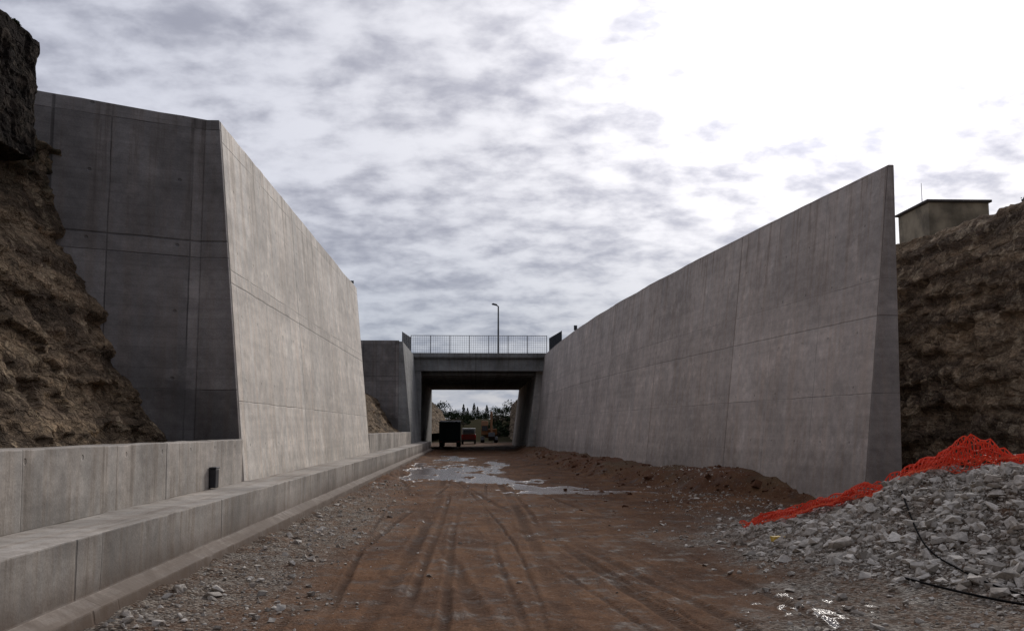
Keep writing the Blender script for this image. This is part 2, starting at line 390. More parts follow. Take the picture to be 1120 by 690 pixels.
def hill(name,ys,fn,nface,label,mat):
    V=[];rows=len(ys);cols=None
    for y in ys:
        face,plat,amp,sgn=fn(y)
        f=resample(face,nface)
        pr=np.vstack([f,np.array(plat)])
        cols=len(pr)
        for i,(x,z) in enumerate(pr):
            if i<nface and amp>0:
                e=min(1.,i/6.)
                p=Vector((x*.6,y*.6,z*.8))
                d=mn.fractal(p,1.,2.1,6)
                q1=z*1.5+.45*d+.2*y*.15
                fl=math.floor(q1); fr=q1-fl; step=fr-.5 if fr<.8 else (.3-(fr-.8)*4)   # ledges
                lump=mn.cell(Vector((x*1.2+.7*d,y*.9+.8*d,fl+.1)))
                lump2=mn.cell(Vector((x*2.6+.6*d,y*2.1+.6*d,z*3.1+.5*d)))
                x2=x+sgn*e*amp*(.28*d-.17*step+.13*lump+.05*lump2+.07*mn.fractal(p*6,.8,2.,3))
                z2=z+e*amp*.10*mn.fractal(p*4+Vector((9,9,9)),.8,2.,3)
                y2=y+e*amp*.08*mn.noise(p*8)
            else:
                x2,y2,z2=x,y,z+(.12*mn.noise(Vector((x*.4,y*.4,0))) if amp>0 else 0)
            V.append((x2,y2,z2))
    idx=np.arange(rows*cols).reshape(rows,cols)
    q=np.stack([idx[:-1,:-1],idx[:-1,1:],idx[1:,1:],idx[1:,:-1]],-1).reshape(-1,4)
    me=bpy.data.meshes.new(name); fastmesh(me,np.array(V),q if sgn>0 else q[:,::-1])
    me.materials.append(mat)
    o=bpy.data.objects.new(name,me); COL.objects.link(o)
    tag(o,kind='structure',label=label,category='cliff'); return o
def fnL(y):
    rock=[(-4.5,1.30),(-5.4,1.42),(-5.85,2.1),(-6.25,3.0),(-6.65,4.2),(-7.15,4.9),(-7.25,6.5)]
    back=[(-5.03,.8),(-5.03,1.5),(-5.03,2.2),(-5.03,3.2),(-5.03,4.5),(-5.03,5.6),(-5.06,6.6)]
    slope=[(-4.5,1.2),(-5.0,1.55),(-5.5,2.1),(-6.0,2.9),(-6.4,3.6),(-7.0,4.0),(-8.2,4.3)]
    cut=[(-4.5,1.2),(-5.0,2.0),(-5.5,3.1),(-6.1,4.2),(-6.6,5.2),(-7.4,6.1),(-8.2,6.9)]
    plat=[(-9.5,6.8),(-14,7.),(-30,7.2),(-90,7.4),(-500,8.)]
    if y<18.6: return rock,plat,.62,1
    if y<40: return back,plat,0.,1
    if y<65.15: return slope,[(-9.6,4.5),(-14,7.),(-30,7.2),(-90,7.4),(-500,8.)],.5,1
    if y<109.5: return [(x-.65,z) for x,z in back],plat,0.,1
    k=float(ss(np.array(y),200.,290.))
    return [(x-.3-6*k,z*(1)) for x,z in cut],[(x-6*k,z) for x,z in plat],.7,1
ysL=list(np.arange(-14,6,.6))+list(np.arange(6,18.5,.06))+[18.55,18.65,25,32,39.9]+list(np.arange(40.05,65.1,.45))+[65.12,65.3,80,95,109.4]+list(np.arange(109.6,300,3.))
hill('cliff',ysL,fnL,130,'ochre brown layered excavated rock face with dry vegetation',M_rockL)
def fnR(y):
    x0=float(np.interp(y,[-15,10,18,25.5,31,40.8,54.3,74,77,110,200,300],[15,13.2,11.7,11.2,8.6,7.3,6.5,5.75,5.9,6.0,7,16]))
    rock=[(x0-.7,-.3),(x0-.4,.9),(x0-.2,2.4),(x0,3.6),(x0+.1,5.0),(x0+.2,6.1),(x0+.4,6.65)]
    if y<29: amp=.5
    elif y<110: amp=0.
    else: amp=.7
    if 29<=y<110: rock=[(x0+.02*i,min(z,6.5)) for i,(x,z) in enumerate(rock)]
    return rock,[(x0+2.5,6.62),(x0+8,6.8),(x0+30,7.2),(x0+90,7.4),(x0+500,8.)],amp,-1
ysR=list(np.arange(-14,14,.8))+list(np.arange(14,29,.08))+[31,36,40.8,47,54.3,64,74,77,95,109.8]+list(np.arange(110,300,3.))
hill('cliff',ysR,fnR,120,'grey-brown layered excavated rock face below a plateau',M_rockR)

# ------------------------------------------------------------ left walls
def hexw(y0,y1,xb0,xb1,xt0,xt1,zb,zt0,zt1):
    return [(xb0,y0,zb),(xb1,y0,zb),(xb1,y1,zb),(xb0,y1,zb),(xt0,y0,zt0),(xt1,y0,zt0),(xt1,y1,zt1),(xt0,y1,zt1)]
def long_wall(name,ysec,fn,mat,**kw):
    """fn(y)->(xfront_bottom,xfront_top,xback_top,xback_bottom,zb,zt)"""
    v=[];f=[];n=len(ysec)
    for y in ysec:
        a,bb,c,c2,zb,zt=fn(y); v+=[(a,y,zb),(bb,y,zt),(c,y,zt),(c2,y,zb)]
    for i in range(n-1):
        k=4*i
        for j in range(4): f.append((k+j,k+(j+1)%4,k+4+(j+1)%4,k+4+j))
    f.append((0,1,2,3)); f.append(tuple(4*(n-1)+j for j in (3,2,1,0)))
    return mk(name,v,f,mat,**kw)
def jag(y): return .035*mn.noise(Vector((y*.35,2,1)))+.02*mn.noise(Vector((y*2.1,5,1)))
w1=empty('retaining_wall',(-4.6,28,0),label='tall pale battered concrete retaining wall with grey side wing',category='wall')
long_wall('battered_face',list(np.linspace(18.2,39.6,44)),lambda y:(-4.11,-4.77,-5.02,-5.02,.5,7.38-.1*(y-18.2)/21.4+jag(y)),M_wallL,parent=w1,origin=(-4.6,28,0),bevel=.02)
zt=7.375+jag(18.2)
mk('end_face',[(-5.02,18.12,.768),(-4.15,18.12,.768),(-4.15,18.197,.768),(-5.02,18.197,.768),(-5.02,18.12,zt),(-4.775,18.12,zt),(-4.775,18.197,zt),(-5.02,18.197,zt)],HF,M_wing,parent=w1,origin=(-4.6,18.1,0),bevel=.01,label='narrow tapering end strip with its shade put into darker concrete')  # shade on the wall end is painted by using darker concrete
A=Vector((-4.985,18.16,0)); B=Vector((-9.6,15.70,0)); nrm=Vector((B.y-A.y,-(B.x-A.x),0)).normalized(); 
if nrm.y<0: nrm=-nrm
v=[];th=.45; nseg=12
for i in range(nseg+1):
    p=A.lerp(B,i/nseg); zt=7.40+.06*i/nseg*2+jag(i*.6)*.8
    qv=p+nrm*th
    v+=[(p.x,p.y,.9),(p.x,p.y,zt),(qv.x,qv.y,zt),(qv.x,qv.y,.9)]
f=[]
for i in range(nseg):
    k=4*i
    for j in range(4): f.append((k+j,k+(j+1)%4,k+4+(j+1)%4,k+4+j))
f+=[(0,1,2,3),tuple(4*nseg+j for j in (3,2,1,0))]
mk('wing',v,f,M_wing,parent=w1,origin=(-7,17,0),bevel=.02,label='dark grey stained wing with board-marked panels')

w2=empty('retaining_wall',(-4.6,70,0),label='concrete retaining wall butting against the bridge',category='wall')
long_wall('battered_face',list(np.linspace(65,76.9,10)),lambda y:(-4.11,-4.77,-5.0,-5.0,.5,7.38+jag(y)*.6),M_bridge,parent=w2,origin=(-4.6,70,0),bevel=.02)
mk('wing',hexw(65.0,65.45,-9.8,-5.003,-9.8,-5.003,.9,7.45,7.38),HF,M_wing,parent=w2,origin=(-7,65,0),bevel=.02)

def bench(name,sec,y0,y1,label,n=30):
    v=[];f=[];k=len(sec)
    ysx=np.linspace(y0,y1,n)
    for y in ysx:
        for i,(x,z) in enumerate(sec):
            j=.014*mn.noise(Vector((y*.8,i*3.,1)))+.012*mn.noise(Vector((y*4.,i*3.,1)))
            v.append((x+(j if x>-4.4 else 0),y,z+(j if z>.1 else 0)))
    for i in range(n-1):
        for j in range(k): f.append((i*k+j,i*k+(j+1)%k,(i+1)*k+(j+1)%k,(i+1)*k+j))
    f+=[tuple(range(k)),tuple((n-1)*k+j for j in range(k))]
    return mk(name,v,f,M_bench,origin=((sec[0][0]),(y0+y1)/2,0),bevel=.015,label=label,category='wall')
bench('low_wall',[(-4.15,.755),(-4.16,1.516),(-4.5,1.516),(-4.5,.755)],-12,18.11,'low pale concrete parapet wall on a stepped base',120)
bench('low_wall',[(-4.15,.755),(-4.16,1.516),(-4.5,1.516),(-4.5,.755)],39.62,64.98,'low concrete parapet wall between two tall walls',40)
bench('stepped_footing',[(-5.0,-.3),(-3.16,-.3),(-3.24,.17),(-3.4,.245),(-3.4,.766),(-5.0,.766)],-12,76.95,'long stepped concrete footing running beside the track',340)

db=empty('drain_box',(-4.1,15.95,.77),label='small dark plastic drain box fixed on low wall',category='box')
M_dark=simple('dark_plastic',(.025,.025,.03),.5,0,.2)
MB().box(-4.145,-4.04,15.85,16.05,.79,1.08).mk('box_body',M_dark,parent=db,origin=(-4.1,15.95,.77),bevel=.012)
MB().box(-4.145,-4.03,15.83,16.07,1.083,1.11).mk('lid',M_dark,parent=db,origin=(-4.1,15.95,.77),bevel=.01)

# ------------------------------------------------------------ right wall
yk=np.array([20.8,28.9,40.8,54.3,64,74,77]); xk=np.array([8.93,7.95,6.74,5.92,5.55,5.36,5.33])
pf=np.polyfit(yk,xk,4)
def fnW(y):
    xt=float(np.polyval(pf,y)); return (xt-.87,xt,xt+.13,xt+.0,-.25,7.4+jag(y)*.7)
long_wall('retaining_wall',list(np.linspace(20.8,76.6,110)),fnW,M_wallR,origin=(7,48,0),bevel=.02,label='long gently curving grey concrete retaining wall with battered face',category='wall')

# ------------------------------------------------------------ bridge
br=empty('bridge',(0,93,0),label='concrete road bridge crossing the cutting',category='bridge')
O=(0,93,0)
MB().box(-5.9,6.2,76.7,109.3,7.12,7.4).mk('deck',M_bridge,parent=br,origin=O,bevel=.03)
MB().box(-5.6,5.9,77.0,77.6,6.15,7.117).mk('edge_beam',M_bridge,parent=br,origin=O,bevel=.03)
gm=None
for i in range(11):
    y0=79.+i*2.85
    if gm is None:
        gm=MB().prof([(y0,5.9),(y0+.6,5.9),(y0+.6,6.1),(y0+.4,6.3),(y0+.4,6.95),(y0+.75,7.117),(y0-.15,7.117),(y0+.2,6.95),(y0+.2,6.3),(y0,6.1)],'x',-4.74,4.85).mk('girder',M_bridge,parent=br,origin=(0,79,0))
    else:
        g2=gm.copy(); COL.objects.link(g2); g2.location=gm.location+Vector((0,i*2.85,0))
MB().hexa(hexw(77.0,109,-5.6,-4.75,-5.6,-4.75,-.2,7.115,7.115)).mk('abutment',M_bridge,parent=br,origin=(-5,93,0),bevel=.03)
MB().hexa([(3.95,77.7,-.2),(6.0,77.7,-.2),(6.0,109,-.2),(3.95,109,-.2),(4.88,77.7,7.11),(6.0,77.7,7.11),(6.0,109,7.11),(4.88,109,7.11)]).mk('abutment',M_pier,parent=br,origin=(5,93,0),bevel=.03,label='sloping abutment with light painted into its paler concrete')
MB().box(-4.745,-4.2,77.02,78.0,.3,6.147).mk('pilaster',M_bridge,parent=br,origin=(-5,93,0),bevel=.03)
MB().box(-5.55,5.75,76.62,76.697,7.2,7.52).mk('kerb',M_bridge,parent=br,origin=O,bevel=.01)
M_asph=simple('asphalt',(.05,.05,.052),.9,0,.2,3.)
MB().box(-5.8,6.1,77.5,108.5,7.404,7.43).mk('road_surface',M_asph,parent=br,origin=O)

M_galv=simple('galvanised_steel',(.20,.21,.23),.5,.2,.15)
M_fdark=simple('dark_painted_steel',(.04,.045,.055),.5,.3,.2)
def fence(p0,p1,z,h,mat,label,step=1.5,wr=.009,cell=.2,pr=.03):
    p0=Vector(p0);p1=Vector(p1); d=p1-p0; L=d.length; d/=L
    e=empty('fence',(p0.x,p0.y,z),label=label,category='fence')
    n=max(1,round(L/step)); first=None
    for i in range(n+1):
        p=p0+d*(L*i/n)
        if first is None:
            first=MB().tube((p.x,p.y,z),(p.x,p.y,z+h),pr,pr,8).mk('post',mat,parent=e,origin=(p.x,p.y,z))
        else:
            c=first.copy(); COL.objects.link(c); c.parent=e; c.location=Vector((p.x,p.y,z))-e.location
    w=MB()
    k=int(L/cell)
    for i in range(1,k):
        p=p0+d*(L*i/k); w.tube((p.x,p.y,z+.08),(p.x,p.y,z+h-.03),wr,wr,3,False)
    for j in range(1,int(h/cell)+1):
        zz=z+.05+j*(h-.1)/int(h/cell); w.tube((p0.x,p0.y,zz),(p1.x,p1.y,zz),wr,wr,3,False)
    w.mk('wire_mesh',mat,parent=e,origin=(p0.x,p0.y,z))
    r=MB().tube((p0.x,p0.y,z+h-.02),(p1.x,p1.y,z+h-.02),.016,.016,6); r.mk('top_rail',mat,parent=e,origin=(p0.x,p0.y,z))
fence((-5.0,76.85,0),(5.5,76.85,0),7.4,1.5,M_galv,'galvanised wire mesh fence along the bridge edge',1.5,.010,.17,.028)
fence((-5.0,108.9,0),(5.5,108.9,0),7.4,1.3,M_galv,'galvanised wire mesh fence on far bridge edge',2.,.007,.3,.022)
fence((-5.35,72.6,0),(-5.05,76.7,0),7.3,1.45,M_fdark,'short dark mesh fence returning along wall top',1.,.02,.12)
fence((6.15,71.0,0),(5.7,76.7,0),7.3,1.4,M_fdark,'short dark mesh fence returning along wall top',1.,.02,.12)

def lamp(x,y,z,h):
    e=empty('street_lamp',(x,y,z),label='slim grey street lamp standing on the bridge road',category='street lamp')
    O=(x,y,z)
    MB().tube((x,y,z),(x,y,z+h),.10,.065,10).mk('pole',M_fdark,parent=e,origin=O)
    MB().tube((x,y,z),(x,y,z+.5),.15,.13,10).mk('base_sleeve',M_fdark,parent=e,origin=O)
    MB().tube((x,y,z+h-.02),(x-.25,y,z+h+.1),.05,.04,8).mk('arm',M_fdark,parent=e,origin=O)
    MB().prof([(x-.1,z+h+.02),(x-.6,z+h+.13),(x-.65,z+h+.2),(x-.5,z+h+.28),(x-.1,z+h+.17)],'y',y-.14,y+.14).mk('lamp_head',M_fdark,parent=e,origin=O,bevel=.03)
lamp(2.15,95,7.43,6.0)
def stub(x,y,z,h,label):
    e=MB().tube((x,y,z),(x,y,z+h),.04,.04,8).box(x-.1,x+.1,y-.03,y+.03,z+h*.6,z+h).mk('marker_post',M_fdark,origin=(x,y,z),label=label,category='post')
stub(-4.95,39.3,7.24,.3,'short dark marker post on the wall top')
stub(6.05,60.,7.2,.75,'short dark marker post behind curved wall top')

# ------------------------------------------------------------ house on right plateau
hs=empty('house',(16.5,34,6.6),label='small dark flat-roofed rendered building on the plateau',category='building')
O=(16.5,34,6.6)
M_rend=simple('aged_render',(.27,.23,.165),.9,0,.45,1.2)
M_rend2=simple('roof_edge',(.07,.062,.058),.9,0,.3,2.)
MB().box(15.05,17.1,32,34.4,6.2,9.20).mk('wall',M_rend,parent=hs,origin=O,bevel=.02)
MB().box(14.97,17.18,31.92,34.48,9.203,9.29).mk('roof',M_rend2,parent=hs,origin=O,bevel=.02)
MB().tube((15.3,33,9.29),(15.3,33,10.1),.012,.008,6).mk('antenna',M_fdark,parent=hs,origin=O)
M_glass=simple('dark_window',(.03,.035,.04),.15)

def rough_block(name,x0,x1,y0,y1,z0,z1,mat,label,category,amp=.18,cuts=18,seed=0,cell=.35):
    bm=bmesh.new(); bmesh.ops.create_cube(bm,size=1.)
    bmesh.ops.subdivide_edges(bm,edges=bm.edges[:],cuts=cuts,use_grid_fill=True)
    for v in bm.verts:
        x=x0+(v.co.x+.5)*(x1-x0); y=y0+(v.co.y+.5)*(y1-y0); z=z0+(v.co.z+.5)*(z1-z0)
        p=Vector((x,y,z+seed))
        v.co=Vector((x,y,z))+amp*Vector((mn.fractal(p*1.7,.6,2.,5)+cell*mn.cell(p*3.),.6*mn.fractal(p*1.9+Vector((5,5,5)),.6,2,5),mn.fractal(p*1.3+Vector((8,1,5)),.7,2,4)*1.1))
    me=bpy.data.meshes.new(name); bm.to_mesh(me); bm.free(); me.materials.append(mat)
    o=bpy.data.objects.new(name,me); COL.objects.link(o); og=Vector(((x0+x1)/2,(y0+y1)/2,z0)); me.transform(Matrix.Translation(-og)); o.location=og
    return tag(o,label=label,category=category)
m,t,b=newmat('old_dark_masonry')
P=pos(t)
n=t.noise(P,6.,5,.75); nb=t.noise(P,1.6,4,.7)
vcd=t.vm('ADD',t.vm('MULTIPLY',P,(1.,1.,1.7)),t.comb(nb,n,t.m('MULTIPLY',nb,.6)))
cr=t.vor(vcd,3.4,'Distance','DISTANCE_TO_EDGE'); bc=t.sep(t.vor(vcd,3.4,'Color'))[0]
c=t.mix(bc,(.022,.018,.016),(.058,.046,.036)); c=t.mix(t.mr(cr,0.,.08,.6,0.),c,(.013,.011,.010))
k=t.mr(n,.3,.7,.5,1.6)
t.put(b.inputs['Base Color'],t.mix(1.,c,t.comb(k,k,k),'MULTIPLY'))
b.inputs['Roughness'].default_value=1.; b.inputs['Specular IOR Level'].default_value=.05
t.put(b.inputs['Normal'],t.bump(t.m('ADD',t.m('MULTIPLY',n,1.3),t.mr(cr,0.,.15,0.,.8)),1.,.05)); M_old=m
rough_block('stone_wall',-11,-6.90,13.4,15.4,5.85,7.74,M_old,'ruined dark rubble stone wall on the cliff top','wall',.06,44,0,.4)

# ------------------------------------------------------------ stones
def hullrock(r,n=13):
    bm=bmesh.new()
    for i in range(n):
        d=Vector((r.gauss(0,1),r.gauss(0,1),r.gauss(0,1))).normalized()*r.uniform(.75,1.15)
        bm.verts.new(d)
    bmesh.ops.convex_hull(bm,input=bm.verts[:])
    bmesh.ops.delete(bm,geom=[v for v in bm.verts if not v.link_faces],context='VERTS')
    bmesh.ops.triangulate(bm,faces=bm.faces[:])
    bm.verts.index_update()
    V=np.array([v.co[:] for v in bm.verts]); F=np.array([[v.index for v in f.verts] for f in bm.faces]); bm.free(); return V,F
rr0=random.Random(3); HULLS=[hullrock(rr0,rr0.choice([9,11,13])) for _ in range(14)]
def scatter(name,pts,sizes,mat,label,category):
    VV=[];FF=[];TT=[];off=0
    which=rng.integers(0,len(HULLS),len(pts))
    for h,(hv,hf) in enumerate(HULLS):
        s=which==h; n=int(s.sum())
        if not n: continue
        k=len(hv)
        sc=sizes[s][:,None]*np.stack([rng.uniform(.8,1.35,n),rng.uniform(.7,1.1,n),rng.uniform(.5,.95,n)],-1)
        base=hv[None]*sc[:,None,:]
        a=rng.uniform(0,6.283,n); tl=rng.uniform(-.7,.7,n)
        ct,st=np.cos(tl)[:,None],np.sin(tl)[:,None]
        y2=base[:,:,1]*ct-base[:,:,2]*st; z2=base[:,:,1]*st+base[:,:,2]*ct
        ca,sa=np.cos(a)[:,None],np.sin(a)[:,None]
        x3=base[:,:,0]*ca-y2*sa; y3=base[:,:,0]*sa+y2*ca
        VV.append((np.stack([x3,y3,z2],-1)+pts[s][:,None,:]).reshape(-1,3))
        FF.append((hf[None]+(np.arange(n)*k)[:,None,None]).reshape(-1,3)+off); off+=n*k
        TT.append(np.repeat(rng.uniform(0,1,n),k))
    me=bpy.data.meshes.new(name); fastmesh(me,np.vstack(VV),np.vstack(FF),smooth=False)
    fattr(me,'tone',np.concatenate(TT))
    me.materials.append(mat)
    o=bpy.data.objects.new(name,me); COL.objects.link(o); tag(o,kind='stuff',label=label,category=category)
m,t,b=newmat('broken_stone')
P=pos(t); tn=t.attr('tone'); n=t.noise(P,22.,4,.7); nn=t.noise(P,2.2,4)
c=t.mix(tn,(.31,.275,.235),(.76,.70,.62)); c=t.mix(t.mr(nn,.44,.66,0.,.55),c,(.33,.26,.20))
k=t.mr(n,.25,.75,.65,1.2); t.put(b.inputs['Base Color'],t.mix(1.,c,t.comb(k,k,k),'MULTIPLY')); b.inputs['Roughness'].default_value=.9; b.inputs['Specular IOR Level'].default_value=.2
t.put(b.inputs['Normal'],t.bump(n,.6,.01)); M_stone=m
n=120000
px=rng.uniform(2.8,10.5,n); py=rng.uniform(7.8,18.5,n); ph=pile(px,py)
keep=rng.uniform(0,1,n)<ss(ph,.02,.3)*(py<17.5)*(.4+.6*ss(fbm(px*1.4,py*1.4,3,81),-.3,.2)); px,py=px[keep],py[keep]
sz=np.clip(rng.lognormal(math.log(.0125),.88,len(px)),.005,.11)
scatter('rubble',np.stack([px,py,gh(px,py)+sz*.05],-1),sz,M_stone,'grey broken stone rubble heaped on the mud','rubble')
n=24000
py=6.5+rng.uniform(0,1,n)**1.5*26; px=rng.uniform(-3.1,7.,n)
gv=np.clip(ss(-px+.9*fbm(px*.8,py*.5,4,61),1.2,2.7)+.8*ss(px-.13*(py-8)+1.1*fbm(px*.8,py*.6,4,62),1.7,3.2),.025,1)
keep=rng.uniform(0,1,n)<gv*(1-puddle(px,py)); px,py=px[keep],py[keep]
sz=np.clip(rng.lognormal(math.log(.0115),.7,len(px)),.004,.07)
scatter('gravel',np.stack([px,py,gh(px,py)+sz*.15],-1),sz,M_stone,'small stones scattered over the red mud','gravel')
n=7000
py=rng.uniform(20,60,n); px=rng.uniform(2,9,n); tt=terrace(px,py); keep=rng.uniform(0,1,n)<(tt*(1-tt)*4*.7+.08*tt+.02); px,py=px[keep],py[keep]
M_clod=simple('red_soil_clods',(.11,.053,.031),.95,0,.4,5.,0,.1)
sz=np.clip(rng.lognormal(math.log(.035),.6,len(px)),.015,.18)
scatter('soil_clods',np.stack([px,py,gh(px,py)],-1),sz,M_clod,'lumps of red soil along the earth bank','soil')

rms=[]
for k in range(8):
    hv,hf=hullrock(rr0,16)
    me=bpy.data.meshes.new('rock'); me.from_pydata([tuple(v) for v in hv],[],[tuple(int(i) for i in f) for f in hf]); me.update()
    bm=bmesh.new(); bm.from_mesh(me); bmesh.ops.recalc_face_normals(bm,faces=bm.faces)
    bmesh.ops.bevel(bm,geom=bm.edges[:],offset=.06,segments=1,affect='EDGES'); bm.to_mesh(me); bm.free()
    me.transform(Matrix.Diagonal((1,1,.75,1)))
    fattr(me,'tone',np.full(len(me.vertices),.3+.1*k)); me.materials.append(M_stone); rms.append(me)
def rock(x,y,s,grp='loose rocks on the rubble heap',lab='angular grey rock lying on the rubble heap'):
    o=bpy.data.objects.new('rock',random.choice(rms)); COL.objects.link(o)
    o.location=(x,y,gz(x,y)+s*.1); o.scale=(s*random.uniform(.8,1.4),s*random.uniform(.7,1.1),s*random.uniform(.6,1.0)); o.rotation_euler=(random.uniform(-.5,.5),random.uniform(-.5,.5),random.uniform(0,6.28))
    tag(o,label=lab,category='rock',group=grp)
cnt=0
while cnt<80:
    x=random.uniform(3.4,9.);y=random.uniform(8.6,16.5)
    p=float(pile(np.array([x]),np.array([y]))[0])
    if p>.12: rock(x,y,random.choice([.06,.07,.08,.1,.12,.15])); cnt+=1
for i in range(40):
    y=7.5+random.random()**1.5*24; rock(random.uniform(-3.05,-2.5),y,random.uniform(.04,.10),'stones beside the footing','small stone lying beside the concrete footing')
for i in range(14):
    rock(random.uniform(7.5,10.5),random.uniform(17.5,20.5),random.uniform(.12,.3),'rocks beside wall end','pale rock lying near the end of the wall')

# ------------------------------------------------------------ red safety net
m,t,b=newmat('red_plastic_net')
tr=t.N.new('ShaderNodeBsdfTranslucent'); tr.inputs[0].default_value=(.95,.22,.10,1)
b.inputs['Base Color'].default_value=(.90,.15,.075,1); b.inputs['Roughness'].default_value=.45
mx=t.N.new('ShaderNodeMixShader'); mx.inputs[0].default_value=.4
t.L.new(b.outputs[0],mx.inputs[1]); t.L.new(tr.outputs[0],mx.inputs[2]); t.L.new(mx.outputs[0],t.N['Material Output'].inputs[0])
M_net=m
path=[(4.3,15.5),(4.7,15.0),(5.1,14.4),(5.6,13.65),(6.0,13.05),(6.27,12.65),(6.6,12.25),(7.3,11.3),(8.3,9.9)]
pa=np.array(path); dd=np.r_[0,np.cumsum(np.hypot(*np.diff(pa,axis=0).T))]
lift=np.array([0.02,.04,.05,.06,.10,.38,.04,.03,.03])
LEN=dd[-1]; nu=int(LEN/.055)
V=[];F=[]
for layer,(wk,nv) in enumerate(((1.,11),(.4,5))):
    base=len(V)
    s=np.repeat(LEN*np.arange(nu+1)/nu,nv+1); tq=np.tile(np.arange(nv+1)/nv-.5,nu+1)
    cx=np.interp(s,dd,pa[:,0]); cy=np.interp(s,dd,pa[:,1]); lf=np.interp(s,dd,lift)
    wd=np.interp(s,dd,[.3,.45,.48,.5,.55,.58,.24,.16,.16])*wk*(1+.5*fbm(s*1.3,s*0+3,2,77))
    xx=cx-.80*wd*tq+.09*fbm(s*1.1,s*0+layer*3,3,71)*2+.05*fbm(s*3,tq*4+layer*5,2,72)
    yy=cy-.60*wd*tq+.16*fbm(s*1.7,tq*2+layer*5,2,73)
    zz=gh(xx,yy)+.06+.03*layer+lf*np.clip(1-np.abs(tq+.05)*2.6,0,1)+.12*(fbm(s*3.0,tq*4+layer*9,3,74)*1.3+.2)+.04*fbm(s*8,tq*5,2,75)
    V+=list(map(tuple,np.stack([xx,yy,zz],-1)))
    for i in range(nu):
        for j in range(nv):
            a=base+i*(nv+1)+j; F.append((a,a+1,a+nv+2,a+nv+1))
net=mk('safety_net',V,F,M_net,origin=(5.5,13.5,.8),label='crumpled orange-red plastic safety net draped over the rubble',category='net')
wf=net.modifiers.new('strands','WIREFRAME'); wf.thickness=.018; wf.use_even_offset=False; wf.use_replace=True

M_cable=simple('black_hose',(.012,.011,.011),.95,0,.2,spec=.05)
def cable(pts,r,name,label,cat,zoff=.05):
    cu=bpy.data.curves.new(name,'CURVE'); cu.dimensions='3D'; sp=cu.splines.new('NURBS'); sp.points.add(len(pts)-1)
    for q,(x,y,dz) in zip(sp.points,pts): q.co=(x,y,gz(x,y)+zoff+dz,1)
    sp.order_u=3; sp.use_endpoint_u=True; cu.bevel_depth=r; cu.bevel_resolution=3; cu.resolution_u=8
    tmp=bpy.data.objects.new(name,cu); COL.objects.link(tmp); dg=bpy.context.evaluated_depsgraph_get()
    me=bpy.data.meshes.new_from_object(tmp.evaluated_get(dg)); bpy.data.objects.remove(tmp); me.materials.clear(); me.materials.append(M_cable)
    for p in me.polygons: p.use_smooth=True
    o=bpy.data.objects.new(name,me); COL.objects.link(o); tag(o,label=label,category=cat)
cable([(5.4,12.6,0),(5.1,11.6,.0),(4.95,10.9,.0),(4.95,10.3,.0),(5.0,9.6,.0),(5.2,9.0,.0)],.010,'cable','thin black cable running down over the rubble','cable',.04)
cable([(4.5,10.6,0),(4.62,10.0,.0),(4.75,9.5,.0),(5.0,9.0,.0),(5.3,8.5,.0)],.012,'cable','thicker black cable lying across the stones','cable',.04)
M_yel=simple('yellow_plastic',(.65,.42,.05),.5,0,.2)
rough_block('plastic_scrap',4.02,4.2,13.6,13.72,gz(4.1,13.6)+.01,gz(4.1,13.6)+.07,M_yel,'crumpled yellow plastic scrap on the mud','litter',.05,5)

# ------------------------------------------------------------ vehicles
M_green=simple('dark_green_paint',(.03,.065,.045),.5,0,.3)
M_tyre=simple('tyre_rubber',(.02,.02,.02),.9)
M_rim=simple('steel_rim',(.25,.24,.22),.5,.4)
M_redp=simple('red_vehicle_paint',(.22,.03,.02),.35)
M_tail=simple('tail_light_red',(.5,.02,.01),.3)
M_white=simple('white_paint',(.4,.4,.38),.5)
M_orange=simple('excavator_orange',(.20,.085,.025),.6)
def wheel(parent,x,y,z,r,w):
    e=MB().tube((x-w/2,y,z),(x+w/2,y,z),r,r,20).mk('wheel',M_tyre,parent=parent,origin=(x,y,z),bevel=.03)
    o=MB().tube((x-w/2-.01,y,z),(x+w/2+.01,y,z),r*.55,r*.55,14).mk('rim',M_rim,origin=(x,y,z))
    o.parent=e; o.location=(0,0,0)
bx,by=-2.4,94.; bz=gz(bx,by)
tk=empty('truck',(bx,by,bz),label='dark green dump truck parked beneath the bridge',category='truck'); O=(bx,by,bz)
MB().prof([(by-.1,bz+.6),(by-.25,bz+2.35),(by+3.9,bz+2.5),(by+3.9,bz+.6)],'x',bx-1.0,bx+1.0).mk('dump_bed',M_green,parent=tk,origin=O,bevel=.04)
mb=MB()
for i in range(4): 
    xx=bx-.98+i*.62; mb.box(xx,xx+.08,by-.3,by-.16,bz+.7,bz+2.3)
mb.mk('tailgate_ribs',M_green,parent=tk,origin=O)
MB().box(bx-.45,bx+.45,by+.2,by+6.2,bz+.4,bz+.59).box(bx-1.,bx+1.,by+.0,by+.12,bz+.4,bz+.59).mk('chassis',M_dark,parent=tk,origin=O,bevel=.02)
MB().prof([(by+4.1,bz+.8),(by+4.1,bz+2.4),(by+5.5,bz+2.4),(by+6.1,bz+1.6),(by+6.2,bz+.8)],'x',bx-.97,bx+.97).mk('cab',M_green,parent=tk,origin=O,bevel=.06)
MB().box(bx-.7,bx+.7,by+4.06,by+4.097,bz+1.7,bz+2.25).mk('rear_window',M_glass,parent=tk,origin=O)
for sx in (-.8,.8):
    for yy in (.8,1.9,5.2): wheel(tk,bx+sx,by+yy,bz+.45,.45,.38)
    MB().box(bx+sx-.12,bx+sx+.12,by-.03,by-.002,bz+.45,bz+.56).mk('tail_light',M_tail,parent=tk,origin=O)
bx,by=-.75,112.; bz=gz(bx,by)
cr=empty('van',(bx,by,bz),label='small red van with pale roof beyond the truck',category='van'); O=(bx,by,bz)
